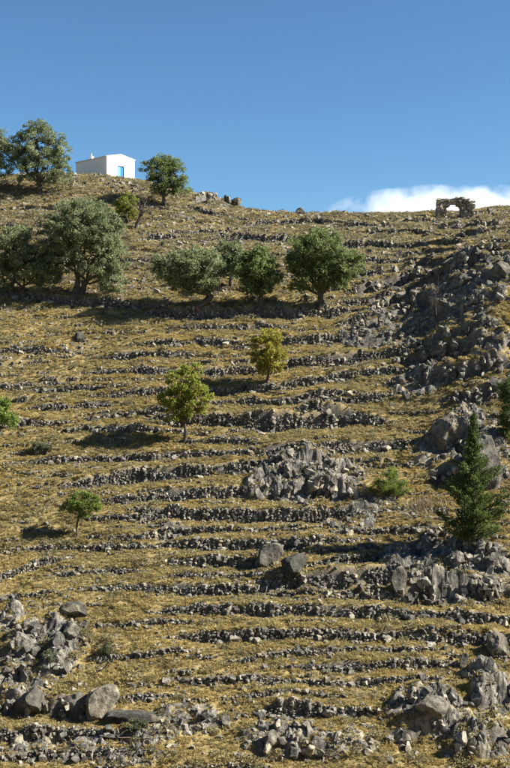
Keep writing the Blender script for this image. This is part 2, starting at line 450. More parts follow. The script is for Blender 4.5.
def mat_leaf(name, stops, transl=0.3, src='GEOMETRY', patches=None, rough=0.6):
    m, nt, N, L = new_mat(name)
    t = N.new('ShaderNodeAttribute'); t.attribute_name = 'tint'; t.attribute_type = src
    r = ramp(N, stops); L.new(t.outputs['Fac'], r.inputs[0])
    col = r.outputs[0]
    if patches:
        n = noise(N, L, patches[0], 4, 0.6, wpos(N))
        rr = ramp(N, [(0.36, (0, 0, 0)), (0.64, (1, 1, 1))]); L.new(n.outputs[0], rr.inputs[0])
        col = mixc(N, L, rr.outputs[0], col, mixc(N, L, patches[2], col, patches[1]))
    b = N.new('ShaderNodeBsdfPrincipled'); b.inputs['Roughness'].default_value = rough
    b.inputs['Specular IOR Level'].default_value = 0.25
    L.new(col, b.inputs['Base Color'])
    tr = N.new('ShaderNodeBsdfTranslucent'); L.new(col, tr.inputs[0])
    mx = N.new('ShaderNodeMixShader'); mx.inputs[0].default_value = transl
    L.new(b.outputs[0], mx.inputs[1]); L.new(tr.outputs[0], mx.inputs[2])
    o = N.new('ShaderNodeOutputMaterial'); L.new(mx.outputs[0], o.inputs[0])
    return m

def mat_plain(name, stops, scale=3.0, rough=0.85, bstr=0.3, bdist=0.02):
    m, nt, N, L = new_mat(name)
    n = noise(N, L, scale, 5, 0.65, wpos(N))
    r = ramp(N, stops); L.new(n.outputs[0], r.inputs[0])
    finish(nt, r.outputs[0], rough, n.outputs[0], bstr, bdist)
    return m

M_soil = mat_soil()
M_stone = mat_rock('dry_stone', True)
M_rock = mat_rock('limestone', False)
M_boulder = mat_rock('weathered_boulder', False, .72, .22)
M_arch = mat_plain('tan_masonry', [(0.3, (.10, .085, .065)), (0.5, (.24, .205, .155)), (0.7, (.36, .31, .24))], 2.5, 0.95, 0.8, 0.08)
M_bark = mat_plain('bark', [(0.3, (.03, .024, .018)), (0.5, (.075, .06, .045)), (0.7, (.13, .11, .085))], 5, 0.95, 0.8, 0.05)
M_wood = mat_plain('dead_wood', [(0.3, (.05, .035, .025)), (0.7, (.14, .10, .075))], 5, 0.95, 0.6, 0.03)
M_white = mat_plain('whitewash', [(0.3, (.66, .62, .53)), (0.6, (.80, .765, .68))], 1.4, 0.85, 0.25, 0.02)
M_roof = mat_plain('roof_plaster', [(0.3, (.50, .46, .40)), (0.6, (.64, .60, .53))], 1.8, 0.9, 0.4, 0.03)
M_blue = mat_plain('blue_paint', [(0.3, (.02, .12, .36)), (0.7, (.03, .17, .46))], 4, 0.45, 0.1, 0.005)
M_blue2 = mat_plain('pale_blue_paint', [(0.3, (.10, .34, .55)), (0.7, (.14, .42, .62))], 4, 0.5, 0.1, 0.005)
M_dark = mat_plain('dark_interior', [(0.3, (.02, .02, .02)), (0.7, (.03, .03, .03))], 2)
M_olive = mat_leaf('olive_leaves', [(0.0, (.10, .125, .055)), (0.5, (.185, .22, .105)), (1.0, (.31, .345, .19))], 0.5)
M_olive_d = mat_leaf('deep_green_leaves', [(0.0, (.082, .118, .038)), (0.5, (.15, .195, .066)), (1.0, (.24, .285, .115))], 0.5)
M_yel = mat_leaf('yellowing_leaves', [(0.0, (.15, .15, .025)), (0.5, (.27, .25, .04)), (1.0, (.38, .33, .07))], 0.5)
M_ygr = mat_leaf('yellow_green_leaves', [(0.0, (.12, .155, .028)), (0.5, (.22, .245, .042)), (1.0, (.34, .33, .07))], 0.5)
M_fresh = mat_leaf('fresh_green_leaves', [(0.0, (.075, .12, .022)), (0.5, (.145, .20, .036)), (1.0, (.25, .30, .07))], 0.45)
M_con = mat_leaf('conifer_needles', [(0.0, (.034, .058, .015)), (0.5, (.072, .108, .028)), (1.0, (.14, .175, .052))], 0.4)
M_dull = mat_leaf('dull_shrub_leaves', [(0.0, (.05, .06, .026)), (0.5, (.085, .095, .045)), (1.0, (.14, .145, .08))], 0.25)
M_twig = mat_leaf('dry_twigs', [(0.0, (.16, .12, .075)), (1.0, (.34, .27, .17))], 0.2)
M_grass = mat_leaf('dry_grass_blades', [(0.0, (.20, .153, .055)), (0.35, (.34, .262, .094)), (0.7, (.44, .345, .138)), (1.0, (.53, .45, .27))], 0.4, 'INSTANCER', (0.11, (.22, .20, .105), 0.55))
M_scrub = mat_leaf('spiny_scrub', [(0.0, (.11, .105, .052)), (0.5, (.21, .195, .105)), (1.0, (.38, .34, .22))], 0.35, 'INSTANCER', (0.15, (.17, .13, .06), 0.6))

# ------------------------------------------------------------------ object helpers
def link_mesh(name, verts, faces, mat, parent=None, tint=None, smooth_shade=False, loc=None):
    me = bpy.data.meshes.new(name)
    verts = np.asarray(verts, float)
    if loc is not None: verts = verts - np.asarray(loc)
    if isinstance(faces, np.ndarray):
        n, k = faces.shape
        me.vertices.add(len(verts)); me.vertices.foreach_set('co', verts.astype(np.float32).ravel())
        me.loops.add(n * k); me.loops.foreach_set('vertex_index', faces.astype(np.int32).ravel())
        me.polygons.add(n); me.polygons.foreach_set('loop_start', np.arange(0, n * k, k, dtype=np.int32))
        me.update(calc_edges=True)
    else:
        me.from_pydata(verts.tolist(), [], faces)
    if tint is not None:
        a = me.attributes.new('tint', 'FLOAT', 'POINT'); a.data.foreach_set('value', np.asarray(tint, np.float32))
    me.polygons.foreach_set('use_smooth', np.full(len(me.polygons), smooth_shade))
    me.materials.append(mat)
    o = bpy.data.objects.new(name, me); C.objects.link(o)
    if loc is not None: o.location = loc
    if parent is not None:
        o.parent = parent
        if loc is not None: o.location = Vector(loc) - parent.location
    return o

def empty(name, loc, label, cat, group=None):
    o = bpy.data.objects.new(name, None); C.objects.link(o)
    o.location = loc; o.empty_display_size = 0.3
    return tag(o, label, cat, group)

def tag(o, label, cat, group=None):
    o['label'] = label; o['category'] = cat
    if group: o['group'] = group
    return o

# rock shapes: an icosphere cut by random planes and roughened
def rock_shape(seed, sub, cuts=9, rough=0.10, flat=0.75):
    r = np.random.default_rng(seed)
    bm = bmesh.new(); bmesh.ops.create_icosphere(bm, subdivisions=sub, radius=1)
    v = np.array([p.co[:] for p in bm.verts]); f = np.array([[q.index for q in p.verts] for p in bm.faces])
    bm.free()
    for _ in range(cuts):
        n = r.normal(size=3); n /= np.linalg.norm(n); d = r.uniform(0.36, 0.78) if sub < 4 else r.uniform(.52, .86)
        s = v @ n
        v -= np.outer(np.maximum(s - d, 0), n) * 0.98
    ph = r.uniform(0, 9, size=(5, 3)); fr = r.normal(size=(5, 3)) * np.array([1.5, 2.5, 4, 6, 8])[:, None] / 1.6
    nz = sum(np.sin(v @ fr[k] + ph[k, 0]) * rough / (k * 0.6 + 1) for k in range(5))
    v *= (1 + nz)[:, None]
    v += r.normal(size=v.shape) * (rough * 0.22 if sub < 4 else .004)
    if sub >= 4:
        from mathutils import noise as mn
        off = Vector(r.uniform(-50, 50, 3).tolist())
        n1 = np.array([mn.ridged_multi_fractal(Vector(p.tolist()) * 1.5 + off, .9, 2.1, 5, 1.0, 2.0) for p in v])
        v *= (1 + .075 * (n1 - n1.mean()))[:, None]
    v *= np.array([1, r.uniform(.75, 1.0), flat])
    v /= np.abs(v).max(axis=0).mean()
    return v, f

SMALL = [rock_shape(100 + k, 1, 5, 0.07, random.uniform(.6, .9)) for k in range(14)]
BIG = [rock_shape(300 + k, 4, 18, 0.06, random.uniform(.7, 1.1)) for k in range(10)]
MID = [rock_shape(200 + k, 3, 16, 0.035, random.uniform(.6, 1.0)) for k in range(16)]
def block_shape(seed):
    """a roughly squared wall stone with chipped corners"""
    r = np.random.default_rng(seed)
    v = np.array([[a, b, c] for a in (-1, 1) for b in (-1, 1) for c in (-1, 1)], float) * .78 + r.uniform(-.26, .26, (8, 3))
    f = np.array([(0, 1, 3), (0, 3, 2), (4, 6, 7), (4, 7, 5), (0, 4, 5), (0, 5, 1), (2, 3, 7), (2, 7, 6), (0, 2, 6), (0, 6, 4), (1, 5, 7), (1, 7, 3)])
    return v, f
SMALL += [block_shape(700 + k) for k in range(22)]
def rock_mesh(name, vf):
    me = bpy.data.meshes.new(name); me.from_pydata(vf[0].tolist(), [], vf[1].tolist()); me.materials.append(M_rock); me.update()
    return me
MID_ME = [rock_mesh('rock_shape', s) for s in MID]
BIG_ME = [rock_mesh('boulder_shape', s) for s in BIG]

def rot3(a, b, c):
    return np.array(Matrix.Rotation(c, 3, 'Z') @ Matrix.Rotation(b, 3, 'Y') @ Matrix.Rotation(a, 3, 'X'))

class Pile:
    """many small stones joined into one mesh"""
    def __init__(s): s.v = []; s.f = []; s.t = []; s.n = 0
    def add(s, pos, size, rz=None, tilt=0.35, t=None):
        v, f = SMALL[rng.integers(len(SMALL))]
        q = rot3(rng.normal() * tilt, rng.normal() * tilt, rng.uniform(0, 6.28) if rz is None else rz)
        s.v.append((v * np.asarray(size)) @ q.T + np.asarray(pos)); s.f.append(f + s.n); s.n += len(v)
        s.t.append(np.full(len(v), rng.uniform() if t is None else t))
    def build(s, name, parent, loc, mat=None):
        return link_mesh(name, np.vstack(s.v), np.vstack(s.f), mat or M_stone, parent, np.concatenate(s.t), loc=loc)

# ------------------------------------------------------------------ hillside
def build_hill():
    u = np.concatenate([-np.geomspace(60, .62, 14), np.linspace(-.6, -.275, 40), np.linspace(-.27, .27, 460), np.linspace(.275, .6, 40), np.geomspace(.62, 60, 14)])
    y = np.concatenate([np.linspace(-380, -20, 14), np.linspace(-12, 55, 40), np.linspace(56, 84, 260), np.linspace(84.1, 118, 290), np.linspace(118.13, 166, 300), np.linspace(167, 230, 20), np.geomspace(240, 5800, 20)])
    U, Y = np.meshgrid(u, y)
    X = U * np.maximum(Y, 50)
    Z = ground(X, Y)
    nx, ny = len(u), len(y)
    idx = np.arange(nx * ny).reshape(ny, nx)
    f = np.stack([idx[:-1, :-1], idx[:-1, 1:], idx[1:, 1:], idx[1:, :-1]], -1).reshape(-1, 4)
    o = link_mesh('hillside', np.stack([X, Y, Z], -1).reshape(-1, 3), f, M_soil, smooth_shade=True)
    m, _ = rock_mask(X, Y)
    # bare stone also breaks through the thin soil of the upper slope here and there
    a = o.data.attributes.new('rock', 'FLOAT', 'POINT'); a.data.foreach_set('value', m.ravel().astype(np.float32))
    a = o.data.attributes.new('face', 'FLOAT', 'POINT'); a.data.foreach_set('value', face_shade_mask(X, Y).ravel().astype(np.float32))
    o['kind'] = 'structure'
    return o
build_hill()

def ghit(px, row): return hit(px, row, ground)

# ------------------------------------------------------------------ terrace walls
def gz(x, y): return ground(np.asarray(x, float), np.asarray(y, float))

for w in walls:
    a, b = w['x'][0], w['x'][-1]
    xm = (a + b) / 2; ym = float(wall_y(w, np.array([xm]))[0])
    base_loc = (xm, ym, float(gz([xm], [ym - .35])[0]))
    root = empty('dry_stone_terrace', base_loc, 'dry-stone terrace wall, ' + w['phrase'], 'terrace wall', 'dry-stone terrace walls across the hillside')
    pile = Pile()
    xs = []; x = a
    while x < b:
        sz = min(.38, rng.gamma(3.2, .031) + .055); xs.append((x, sz)); x += sz * rng.uniform(.72, 1.0)
    xs = np.array(xs); X = xs[:, 0]
    Hh = wall_h(w, X); Y = wall_y(w, X); ZF = gz(X, Y - .20)
    dens = np.clip(1.25 + .7 * perlin(X / 3.0 + w['seed'] * 7.7, X * 0 + .3), .5, 1)
    big = []
    for (x, size), h, yy, zf, dn in zip(xs, Hh, Y, ZF, dens):
        k = 0; z = zf - .06
        while z < zf + h - .02 and k < 12:
            sz = size * rng.uniform(.7, 1.3)
            if rng.uniform() < dn:
                pile.add((x + rng.normal() * .05, yy - .13 + rng.normal() * .06 + .025 * k, z + sz * .35),
                         (sz * rng.uniform(.42, .75), sz * rng.uniform(.42, .65), sz * rng.uniform(.40, .62)), None, .3, rng.uniform() ** 1.35)  # stone tones skewed dark, so the wall's shade is partly in its colour
            z += sz * 0.72; k += 1
        if rng.uniform() < 0.07 and h > .3: big.append((x, yy, zf))
    nt = int(len(X) * .18)
    tx = rng.uniform(a, b, nt); ty = wall_y(w, tx) + np.where(rng.uniform(size=nt) < .7, -rng.gamma(1.6, .3, nt) - .2, rng.uniform(.05, .4, nt)); tz = gz(tx, ty)
    for q in range(nt):
        sz = rng.uniform(.05, .15)
        pile.add((tx[q], ty[q], tz[q] + sz * .2), (sz * 1.3, sz, sz * .8))
    st = pile.build('stonework', root, base_loc); st['kind'] = 'stuff'
    for (x, yy, z) in big:
        s = rng.uniform(.24, .44) * min(1.0, .6 + w['h'] * .5)
        o = bpy.data.objects.new('stone', MID_ME[rng.integers(len(MID_ME))]); C.objects.link(o)
        o.parent = root
        o.location = Vector((x, yy - .12, z + s * .4)) - Vector(base_loc)
        o.scale = (s * rng.uniform(.8, 1.3), s * .9, s * rng.uniform(.7, 1.1))
        o.rotation_euler = (rng.normal() * .2, rng.normal() * .2, rng.uniform(0, 6.28))

# ------------------------------------------------------------------ rock outcrops
def worley(x, y, cell, seed, shear=.35):
    """nearest and second nearest of jittered cells: distance gap, cell random values, offset in the cell"""
    u = x / cell + shear * y / cell; v = y / cell * 1.25
    ui = np.floor(u).astype(int); vi = np.floor(v).astype(int)
    b1 = np.full(u.shape, 9.0); b2 = np.full(u.shape, 9.0)
    bid = np.zeros(u.shape, int); du = np.zeros(u.shape); dv = np.zeros(u.shape)
    for i in (-1, 0, 1):
        for j in (-1, 0, 1):
            h = _perm[(_perm[(ui + i + seed) & 4095] + vi + j) & 4095]
            a = u - (ui + i + .5 + (h % 64) / 64 - .5); c = v - (vi + j + .5 + (h // 64) / 64 - .5)
            d = np.hypot(a, c)
            m = d < b1
            b2 = np.where(m, b1, np.minimum(b2, d)); du = np.where(m, a, du); dv = np.where(m, c, dv)
            bid = np.where(m, h, bid); b1 = np.where(m, d, b1)
    return b2 - b1, bid, du * cell, dv * cell

def crag_rock(x, y, seed):
    """fractured bedded limestone: tilted blocks split by joints, at three sizes"""
    z = np.zeros(x.shape)
    xw = x + .25 * fbm(x / 1.2, y / 1.2 + seed, 3); yw = y + .25 * fbm(x / 1.2 + 50, y / 1.2 + seed, 3)
    for cell, amp, crack, tilt in ((1.5, .42, .26, .3), (.62, .22, .15, .36), (.3, .09, .07, .3)):
        g, h, du, dv = worley(xw, yw, cell, seed)
        z += amp * ((h % 97) / 97 - .45) + tilt * (((h % 31) / 31 - .35) * du + ((h % 17) / 17 - .2) * dv)
        z -= crack * (1 - smooth(0, .16, g))
        seed += 77
    return z

for (label, els, n, (s0, s1), lift), L in zip(OC, oc_ell):
    c = L[0]
    loc = (c[0], c[1], float(gz([c[0]], [c[1]])[0]))
    root = empty('rock_outcrop', loc, label, 'rock outcrop', 'limestone outcrops on the hillside')
    area = np.array([e[2] * e[3] for e in L]); area = area / area.sum()
    pile = Pile()
    kx0 = min(e[0] - e[2] * 1.25 for e in L); kx1 = max(e[0] + e[2] * 1.25 for e in L)
    ky0 = min(e[1] - e[3] * 1.25 for e in L); ky1 = max(e[1] + e[3] * 1.25 for e in L)
    if lift >= .15:
        st_ = .085 if c[1] < 90 else .11
        gx, gy = np.meshgrid(np.arange(kx0, kx1, st_), np.arange(ky0, ky1, st_))
        q = np.min([((gx - e[0]) / e[2]) ** 2 + ((gy - e[1]) / e[3]) ** 2 for e in L], axis=0)
        mk = (1 - smooth(.45, 1.3, q + .45 * fbm(gx / 1.4, gy / 1.4, 3))) * smooth(-.42, -.12, fbm(gx / 2.1 + 20, gy / 1.3, 3) - .1 * (lift < .45) - .22 * (lift > .65))
        gzv = ground(gx, gy) + mk * (.10 + lift * .35) * .9 + crag_rock(gx, gy, int(abs(c[0] * 13 + c[1]))) * (.35 + .65 * mk) * (.5 + lift * .45) - (1 - mk) * .6
        ny_, nx_ = gx.shape; idx = np.arange(nx_ * ny_).reshape(ny_, nx_)
        fq = np.stack([idx[:-1, :-1], idx[:-1, 1:], idx[1:, 1:], idx[1:, :-1]], -1).reshape(-1, 4)
        keepf = mk.ravel()[fq].max(axis=1) > .02
        fq = fq[keepf]; used = np.unique(fq); rm = np.zeros(nx_ * ny_, int); rm[used] = np.arange(len(used))
        vv = np.stack([gx, gy, gzv], -1).reshape(-1, 3)[used]
        _, hid, _, _ = worley(vv[:, 0], vv[:, 1], .62, 5)
        link_mesh('bedrock', vv, rm[fq], M_stone, root, .0 + .68 * ((hid % 97) / 97) ** 1.2, loc=loc)
    nn = int(n * 2.0); n = int(n * .33)
    E = np.array([L[k] for k in rng.choice(len(L), nn, p=area)])
    rr = np.sqrt(rng.uniform(size=nn)) * 1.05; th = rng.uniform(0, 6.28, nn)
    X = E[:, 0] + E[:, 2] * rr * np.cos(th); Y = E[:, 1] + E[:, 3] * rr * np.sin(th); Z = gz(X, Y)
    dip = rng.uniform(-.3, .3); strike = rng.uniform(-.5, .5)
    for k in range(nn):
        x, y, z = X[k], Y[k], Z[k]; mpp = y / F
        if k < n:
            s = (s0 + (s1 - s0) * rng.beta(1.0, 3.0)) * mpp * .5 * .8
            sx, sy, szz = s * rng.uniform(.8, 1.35), s * rng.uniform(.8, 1.2), s * rng.uniform(.8, 1.45)
            if s / mpp * 2 < 7.5:
                pile.add((x, y, z + szz * .1), (sx, sy, szz), None, .3)
            else:
                o = bpy.data.objects.new('rock', MID_ME[rng.integers(len(MID_ME))]); C.objects.link(o)
                o.parent = root; o.location = Vector((x, y, z - szz * .22)) - Vector(loc)
                o.scale = (sx, sy, szz); o.rotation_euler = (rng.normal() * .18 + dip, rng.normal() * .25, strike + rng.normal() * .5 + (math.pi if rng.uniform() < .5 else 0))
        else:
            s = rng.uniform(.05, .15)
            pile.add((x, y, z + s * .2), (s * rng.uniform(.8, 1.5), s, s * .8), None, .5)
    for w in [q for q in crags if OC[q['oc']][0] == label]:
        a, b = w['x'][0], w['x'][-1]
        ncol = int((b - a) / .8)
        X = np.sort(rng.uniform(a, b, ncol)); Hc = wall_h(w, X); Yc = wall_y(w, X); Zf = gz(X, Yc - .45)
        for x, h, yy, zf in zip(X, Hc, Yc, Zf):
            z = zf - .1
            while z < zf + h + .1:
                s = rng.uniform(.09, .22) if rng.uniform() < .80 else rng.uniform(.24, .46)
                pos = (x + rng.normal() * .15, yy - .26 + rng.normal() * .17 + .12 * (z - zf), z + s * .4)
                if s > .27:
                    o = bpy.data.objects.new('rock', MID_ME[rng.integers(len(MID_ME))]); C.objects.link(o)
                    o.parent = root; o.location = Vector(pos) - Vector(loc)
                    o.scale = (s * rng.uniform(.7, 1.1), s * rng.uniform(.6, .9), s * rng.uniform(.9, 1.5))
                    o.rotation_euler = (rng.normal() * .2, rng.normal() * .25, rng.uniform(0, 6.28))
                else:
                    pile.add(pos, (s * rng.uniform(.8, 1.2), s, s * rng.uniform(.8, 1.4)), None, .4)
                z += s * rng.uniform(.9, 1.5)
    p = pile.build('rubble', root, loc); p['kind'] = 'stuff'

# stones showing along the lesser ledges
pile = Pile()
for w in ledges:
    X = np.sort(rng.uniform(w['x'][0], w['x'][-1], int((w['x'][-1] - w['x'][0]) / .14)))
    Hl = wall_h(w, X); Yl = wall_y(w, X); Zl = gz(X, Yl - .15)
    d = perlin(X / 2.2 + w['seed'], X * 0)
    for x, h, yy, zf, dd in zip(X, Hl, Yl, Zl, d):
        if h < .13 or dd < -.08 - .2 * (x > 6): continue
        z = zf
        while z < zf + h:
            sz = rng.uniform(.04, .095)
            pile.add((x, yy - .08 + rng.normal() * .08, z + sz * .4), (sz * rng.uniform(.9, 1.6), sz, sz * rng.uniform(.7, 1.0)), rng.normal() * .6, .25)
            z += sz * 1.5
lo = pile.build('ledge_stones', None, (0, 84, 0)); lo['kind'] = 'stuff'
tag(lo, 'small stones showing along the worn grassy ledges between walls', 'stones')

# ------------------------------------------------------------------ single boulders
for me_ in BIG_ME: me_.materials[0] = M_boulder
def boulder(px, row, wpx, hpx, k, label, rz=0.0, tilt=(0, 0), depth=.9, sink=.24):
    c = ghit(px, row + hpx / 2)
    mpp = c[1] / F
    o = bpy.data.objects.new('boulder', BIG_ME[k % len(BIG_ME)]); C.objects.link(o)
    sx = wpx * mpp / 2; sz = hpx * mpp / 2 * (1 + sink)
    o.scale = (sx, sx * depth, sz)
    o.location = (c[0], c[1] + sx * depth * .3, c[2] + sz * (1 - 2 * sink))
    o.rotation_euler = (tilt[0], tilt[1], rz)
    tag(o, label, 'boulder', 'large boulders on the hillside')
    return o
boulder(268, 552, 27, 28, 9, 'tall grey boulder, left one of the twin boulders mid-slope', .3, (.1, .12))
boulder(292, 562, 30, 20, 9, 'low broad grey boulder, right one of the twin boulders mid-slope', .9)
boulder(449, 424, 40, 42, 7, 'big grey boulder casting a shadow left, upper left of the conifer', 1.2, (0, .05), 1.0, .24)
boulder(99, 698, 36, 34, 9, 'tallest dark boulder in the lower left beside a flat slab', .4, (0, -.05), 1.1)
boulder(72, 703, 34, 22, 4, 'dark rounded boulder leaning left of the tallest lower-left boulder', .2)
boulder(28, 700, 38, 26, 5, 'dark rounded boulder near the left edge at the bottom', 2.0)
boulder(74, 608, 30, 19, 6, 'grey boulder at the top of the pale lower-left outcrop', .5)
boulder(70, 628, 24, 20, 7, 'pale lit rock slab on the right shoulder of the lower-left outcrop', 2.4)
boulder(497, 645, 30, 22, 8, 'dark blocky boulder at the right edge below the conifer rocks', .8)
boulder(463, 659, 9, 18, 9, 'narrow upright stone in the lower right', .2, (.05, .12))
boulder(488, 462, 44, 52, 3, 'largest grey rock behind the right side of the conifer', 1.9, (0, .1))
boulder(300, 211, 11, 8, 5, 'dark boulder standing on the skyline right of centre', .6)
boulder(430, 703, 34, 30, 7, 'blocky grey boulder with upright face in the bottom right', .1, (0, 0), .8)
boulder(398, 578, 20, 30, 9, 'grey leaning rock at the left end of the conifer rocks', .4, (0, -.3))
boulder(272, 738, 22, 24, 6, 'pointed grey rock in the bottom middle', 1.1, (.1, .35))
boulder(79, 405 - 70, 12, 10, 1, 'small rock standing alone on the open slope below the big left olive', .5)
boulder(502, 268, 30, 15, 8, 'dark rock mass at the right edge below the skyline', 1.5, (0, 0), .9, .45)
boulder(470, 276, 24, 13, 2, 'broad dark rock high in the right crag', 2.5, (0, 0), .9, .45)
boulder(236, 199, 12, 8, 4, 'dark rock at the end of the left skyline knoll', .4)
slab = boulder(136, 716, 62, 11, 0, 'long flat grey slab right of the tallest lower-left boulder', .15, (0, .03), .5, .3)

# ------------------------------------------------------------------ trees
def tube(path, radii, sides=6):
    path = np.asarray(path, float); n = len(path)
    V = []; Fc = []
    for k in range(n):
        d = path[min(k + 1, n - 1)] - path[max(k - 1, 0)]
        d /= np.linalg.norm(d) + 1e-9
        s = np.cross(d, [0.31, 0.95, 0.05]); s /= np.linalg.norm(s) + 1e-9
        t = np.cross(d, s)
        for j in range(sides):
            a = 2 * math.pi * j / sides
            V.append(path[k] + radii[k] * (math.cos(a) * s + math.sin(a) * t))
    for k in range(n - 1):
        for j in range(sides):
            Fc.append((k * sides + j, k * sides + (j + 1) % sides, (k + 1) * sides + (j + 1) % sides, (k + 1) * sides + j))
    return np.array(V), np.array(Fc)

class Wood:
    def __init__(s): s.v = []; s.f = []; s.n = 0
    def add(s, path, radii, sides=6):
        v, f = tube(path, radii, sides); s.v.append(v); s.f.append(f + s.n); s.n += len(v)
    def build(s, name, mat, parent, loc):
        return link_mesh(name, np.vstack(s.v), np.vstack(s.f), mat, parent, smooth_shade=True, loc=loc)

def bend(a, b, n, wob):
    a = np.asarray(a, float); b = np.asarray(b, float)
    t = np.linspace(0, 1, n)[:, None]
    p = a + (b - a) * t
    L = np.linalg.norm(b - a)
    ph = rng.uniform(0, 6.28, 3)
    w = np.sin(t * 4.2 + ph) * np.sin(t * math.pi) * wob * L
    return p + w

def leaf_quads(cent, length, width, droop=0.0, updir=None):
    """diamond leaves with random turn at the given centres"""
    n = len(cent)
    d = rng.normal(size=(n, 3)); d[:, 2] += droop
    if updir is not None: d = d * .55 + updir
    d /= np.linalg.norm(d, axis=1)[:, None]
    s = np.cross(d, rng.normal(size=(n, 3))); s /= np.linalg.norm(s, axis=1)[:, None]
    l = (length * rng.uniform(.6, 1.35, n))[:, None]; w = (width * rng.uniform(.6, 1.3, n))[:, None]
    v = np.stack([cent - d * l / 2, cent + s * w / 2, cent + d * l / 2, cent - s * w / 2], 1)
    return v.reshape(-1, 3), np.arange(4 * n).reshape(n, 4)

def broadleaf(name, base_px, lobes, label, mat, cat='tree', group=None, leaves=9000, fork=.35, trunk_w=.28, leafsz=(.26, .11),
              clump=.55, at=None, stems=1, lean=0.0, holes=.35, per=70, wood=None):
    """lobes: (px, row, rx, ry) ellipses of the crown as seen; each gets depth like its width"""
    c = ghit(*base_px) if at is None else np.asarray(at, float)
    mpp = c[1] / F
    root = empty(name, tuple(c), label, cat, group)
    def P(px, row, dy=0.0):
        row = row + (2.0 if cat == 'olive tree' else 0)
        return np.array([c[0] + (px - base_px[0]) * mpp, c[1] + dy, c[2] + (base_px[1] - row) * mpp])
    LB = []
    for (px, row, rx, ry) in lobes:
        LB.append((P(px, row), np.array([rx * mpp, min(rx, ry * 1.3) * mpp, ry * mpp * (1.1 if cat == 'olive tree' else 1)]) * 1.06))
    vol = np.array([e[1].prod() ** (2 / 3) for e in LB]); vol /= vol.sum()
    wd = Wood()
    cc = sum(e[0] * v for e, v in zip(LB, vol))
    fk = c + (cc - c) * fork + np.array([lean, 0, 0])
    tw = trunk_w
    fks = []
    for s in range(stems):
        off = np.array([rng.normal() * .25, rng.normal() * .25, 0]) * (stems > 1)
        f2 = fk + off * 3
        wd.add(bend(c + off * .5 - [0, 0, .3], f2, 7, .06), np.linspace(tw * 1.3, tw * .8, 7) * np.array([1.25] + [1] * 6), 8)
        fks.append(f2)
    ncl = max(10, int(leaves * 1.7 / per))
    cl = []
    tips = []
    for k in range(ncl):
        e = LB[rng.choice(len(LB), p=vol)]
        d = rng.normal(size=3); d /= np.linalg.norm(d)
        r = rng.uniform(.2, 1.0) ** .45
        p = e[0] + e[1] * d * r * .93
        cl.append((p, r, e))
    for j, e in enumerate(LB):
        f2 = fks[j % len(fks)]
        path = bend(f2, e[0], 6, .10)
        wd.add(path, np.linspace(tw * .5, tw * .16, 6), 6)
    for k, (p, r, e) in enumerate(cl):
        if k % 2 == 0:
            q = e[0] + rng.normal(size=3) * e[1] * .15
            wd.add(bend(q, p, 4, .12), np.linspace(tw * .16, tw * .04, 4), 4)
    wd.build('trunk', wood or M_bark, root, tuple(c))
    cen = []; tint = []
    for (p, r, e) in cl:
        n = int(per * rng.uniform(.5, 1.5))
        rad = clump * rng.uniform(.6, 1.3)
        q = rng.normal(size=(n, 3)); q /= np.linalg.norm(q, axis=1)[:, None]
        q *= (rng.uniform(0, 1, n) ** .5)[:, None] * rad * np.array([1, 1, .72])
        cen.append(p + q)
        tint.append(np.clip(rng.normal(.5, .17) + rng.normal(0, .16, n), 0, 1))
    cen = np.vstack(cen); tint = np.concatenate(tint)
    v, f = leaf_quads(cen, leafsz[0], leafsz[1])
    link_mesh('crown', v, f, mat, root, np.repeat(tint, 4), loc=tuple(c))
    return root

OG = 'olive trees on the upper slope'
broadleaf('olive_tree', (40, 194), [(36, 140, 22, 18), (22, 150, 17, 16), (54, 147, 13, 16), (44, 166, 24, 16), (61, 172, 13, 13), (20, 166, 17, 15), (37, 127, 14, 8), (12, 150, 9, 12), (62, 152, 9, 12)],
          'grey-green olive tree on the skyline left of the white chapel', M_olive, 'olive tree', OG, 14500, .3, .33)
broadleaf('olive_tree', (-6, 196), [(-8, 150, 16, 22), (2, 140, 7, 12), (-2, 165, 9, 12)], 'olive tree cut by the left edge on the skyline', M_olive, 'olive tree', OG, 5500, .3, .3)
broadleaf('olive_tree', (163, 207), [(162, 170, 17, 15), (152, 168, 12, 11), (176, 172, 13, 13), (166, 160, 14, 7), (180, 186, 10, 8), (160, 186, 10, 7)],
          'round olive tree on the skyline right of the white chapel', M_olive_d, 'olive tree', OG, 9000, .3, .27)
broadleaf('olive_tree', (77, 296), [(82, 222, 34, 24), (60, 232, 24, 22), (104, 230, 24, 24), (96, 255, 28, 20), (58, 258, 20, 16), (80, 208, 24, 12), (118, 258, 14, 20), (112, 278, 16, 12)],
          'largest olive tree, with a dark forked trunk, on the left', M_olive, 'olive tree', OG, 23000, .28, .34, stems=2)
broadleaf('olive_tree', (17, 298), [(14, 250, 22, 22), (30, 262, 20, 18), (48, 270, 18, 16), (4, 270, 14, 16), (20, 235, 16, 10)],
          'low spreading olive at the left edge, before the largest olive', M_olive, 'olive tree', OG, 13000, .25, .32, stems=2)
broadleaf('olive_tree', (194, 306), [(192, 262, 22, 16), (172, 266, 18, 14), (210, 262, 14, 14), (184, 280, 18, 12), (205, 280, 14, 12), (160, 262, 9, 8)],
          'silvery low olive, left one of the three in a row', M_olive, 'olive tree', OG, 12000, .28, .28, stems=2)
broadleaf('olive_tree', (231, 287), [(230, 250, 13, 11), (236, 262, 12, 12), (224, 264, 9, 10)],
          'pale olive peeping out behind the two middle olives', M_olive, 'olive tree', OG, 5000, .35, .22)
broadleaf('olive_tree', (262, 307), [(257, 266, 20, 16), (243, 268, 12, 12), (272, 272, 12, 14), (258, 282, 18, 11), (258, 254, 13, 8)],
          'compact dark green olive, middle one of the three in a row', M_olive_d, 'olive tree', OG, 11000, .3, .32)
